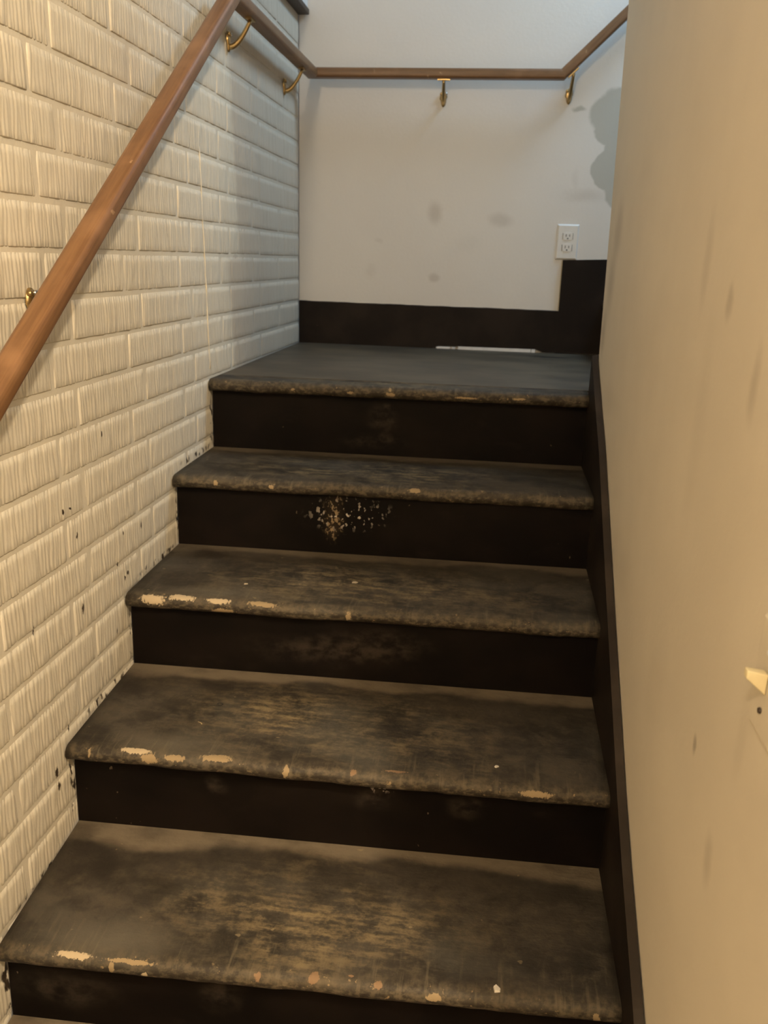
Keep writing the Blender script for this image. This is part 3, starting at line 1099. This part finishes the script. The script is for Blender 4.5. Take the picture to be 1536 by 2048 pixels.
# ------------------------------------------------------------------ light switch on the right wall
sy = -1.391
sw = tag(empty('light_switch', (w_wall(sy), sy, -0.060)), 'cream toggle light switch at the right edge on the tan wall', 'light switch')
sw.rotation_euler = (0, 0, math.atan(0.0128))
bm = bmesh.new()
add_box(bm, -0.0045, -0.0003, -0.036, 0.036, -0.058, 0.058)
for v in bm.verts:
    if v.co.x < -0.003:
        v.co.y *= 0.88
        v.co.z *= 0.94
bevel_all(bm, 0.0015)
link_mesh('cover_plate', bm, plain('cream_switch_plate', (0.69, 0.615, 0.485), 0.55, 0.3, 0, 0.03), sw)
bm = bmesh.new()
add_hex(bm, [(-0.005, -0.006, -0.012), (-0.005, 0.006, -0.012), (-0.005, 0.006, 0.010), (-0.005, -0.006, 0.010),
             (-0.024, -0.005, 0.004), (-0.024, 0.005, 0.004), (-0.024, 0.005, 0.0125), (-0.024, -0.005, 0.0125)])
bmesh.ops.recalc_face_normals(bm, faces=bm.faces[:])
bevel_all(bm, 0.0015)
link_mesh('toggle', bm, IVORY, sw, True)
for q in (-1, 1):
    bm = bmesh.new()
    add_tube(bm, [(-0.0055, 0, q * 0.030), (-0.0072, 0, q * 0.030)], [0.0032, 0.0026], 12)
    link_mesh('screw', bm, DARKTRIM if q < 0 else PLASTIC, sw)


# ------------------------------------------------------------------ debris lying on the treads
def tread_z(k, x, y):
    nl, zl, nr, zr = NOSE[k]
    bl, bzl, br, bzr = RISE[k - 1]
    t = x / 1.0
    yn, zn = nl + (nr - nl) * t, zl + (zr - zl) * t
    yb, zb = bl + (br - bl) * t, bzl + (bzr - bzl) * t
    s = min(max((y - yn - 0.01) / (yb - yn - 0.01), 0), 1)
    return zn + (zb - zn) * s


def flake(name, k, x, y, pts, th, mat, label, cat, rz=0.0):
    bm = bmesh.new()
    z = tread_z(k, x, y)
    add_prism(bm, pts, lambda p: (p[0], p[1], 0.0), lambda p: (p[0] * .86, p[1] * .86, th * (1.0 + 0.5 * math.sin(p[0] * 900))))
    o = link_mesh(name, bm, mat, None, False, (x, y, z + 0.0003))
    o.rotation_euler = (0, 0, rz)
    return tag(o, label, cat, 'paint chips lying on the treads' if cat == 'paint chip' else None)


CHIPW = plain('white_paint_chip', (0.80, 0.74, 0.64), 0.6)
CHIPT = plain('tan_paint_chip', (0.48, 0.40, 0.29), 0.6)
STRAW = plain('straw_sliver', (0.42, 0.33, 0.17), 0.6)
flake('paint_chip', 4, 0.814, -1.085, [(-.005, -.006), (.004, -.0065), (.0065, -.001), (.001, .0065), (-.004, .004)], 0.003, CHIPW,
      'white paint chip near the nosing at the right of the lowest full tread', 'paint chip', 0.3)
flake('paint_chip', 3, 0.799, -0.772, [(-.004, -.0022), (.0036, -.0030), (.0042, .001), (.0, .0032), (-.004, .002)], 0.002, CHIPW,
      'small white paint chip on the right of the second tread from the bottom', 'paint chip', 0.8)
flake('paint_chip', 2, 0.468, -0.411, [(-.007, -.003), (.003, -.004), (.007, .001), (.002, .004), (-.006, .002)], 0.0015, CHIPT,
      'flat tan paint chip mid tread below the white spattered riser', 'paint chip', 0.1)
flake('paint_chip', 2, 0.234, -0.470, [(-.005, -.003), (.004, -.003), (.005, .002), (-.003, .0035)], 0.0015, CHIPT,
      'small tan paint chip behind the peeled nosing at left of third tread', 'paint chip', 0.5)
flake('paint_chip', 3, 0.323, -0.515, [(-.003, -.003), (.0025, -.003), (.003, .002), (0, .004), (-.003, .001)], 0.005, CHIPT,
      'tiny pale crumb standing against the riser above the second tread', 'paint chip', 0.0)
arc = [(0.011 * math.cos(a), 0.011 * math.sin(a)) for a in [0.15 + 0.22 * i for i in range(7)]]
arc += [(0.0085 * math.cos(a) + .0005, 0.0095 * math.sin(a)) for a in [0.15 + 0.22 * i for i in range(6, -1, -1)]]
flake('wood_sliver', 3, 0.216, -0.752, arc, 0.0012, STRAW,
      'curved straw coloured sliver lying on the left of the second tread from the bottom', 'sliver', 0.2)
bm = bmesh.new()
pts = [(0.0055 * math.cos(2 * math.pi * i / 16), 0.0038 * math.sin(2 * math.pi * i / 16), 0.0012) for i in range(17)]
add_tube(bm, pts, 0.0011, 6)
o = link_mesh('ring', bm, SLOT, None, True, (0.238, -0.676, tread_z(3, 0.238, -0.676)))
tag(o, 'tiny dark ring lying left of centre on the second tread from the bottom', 'ring')
print('bricks', nb)
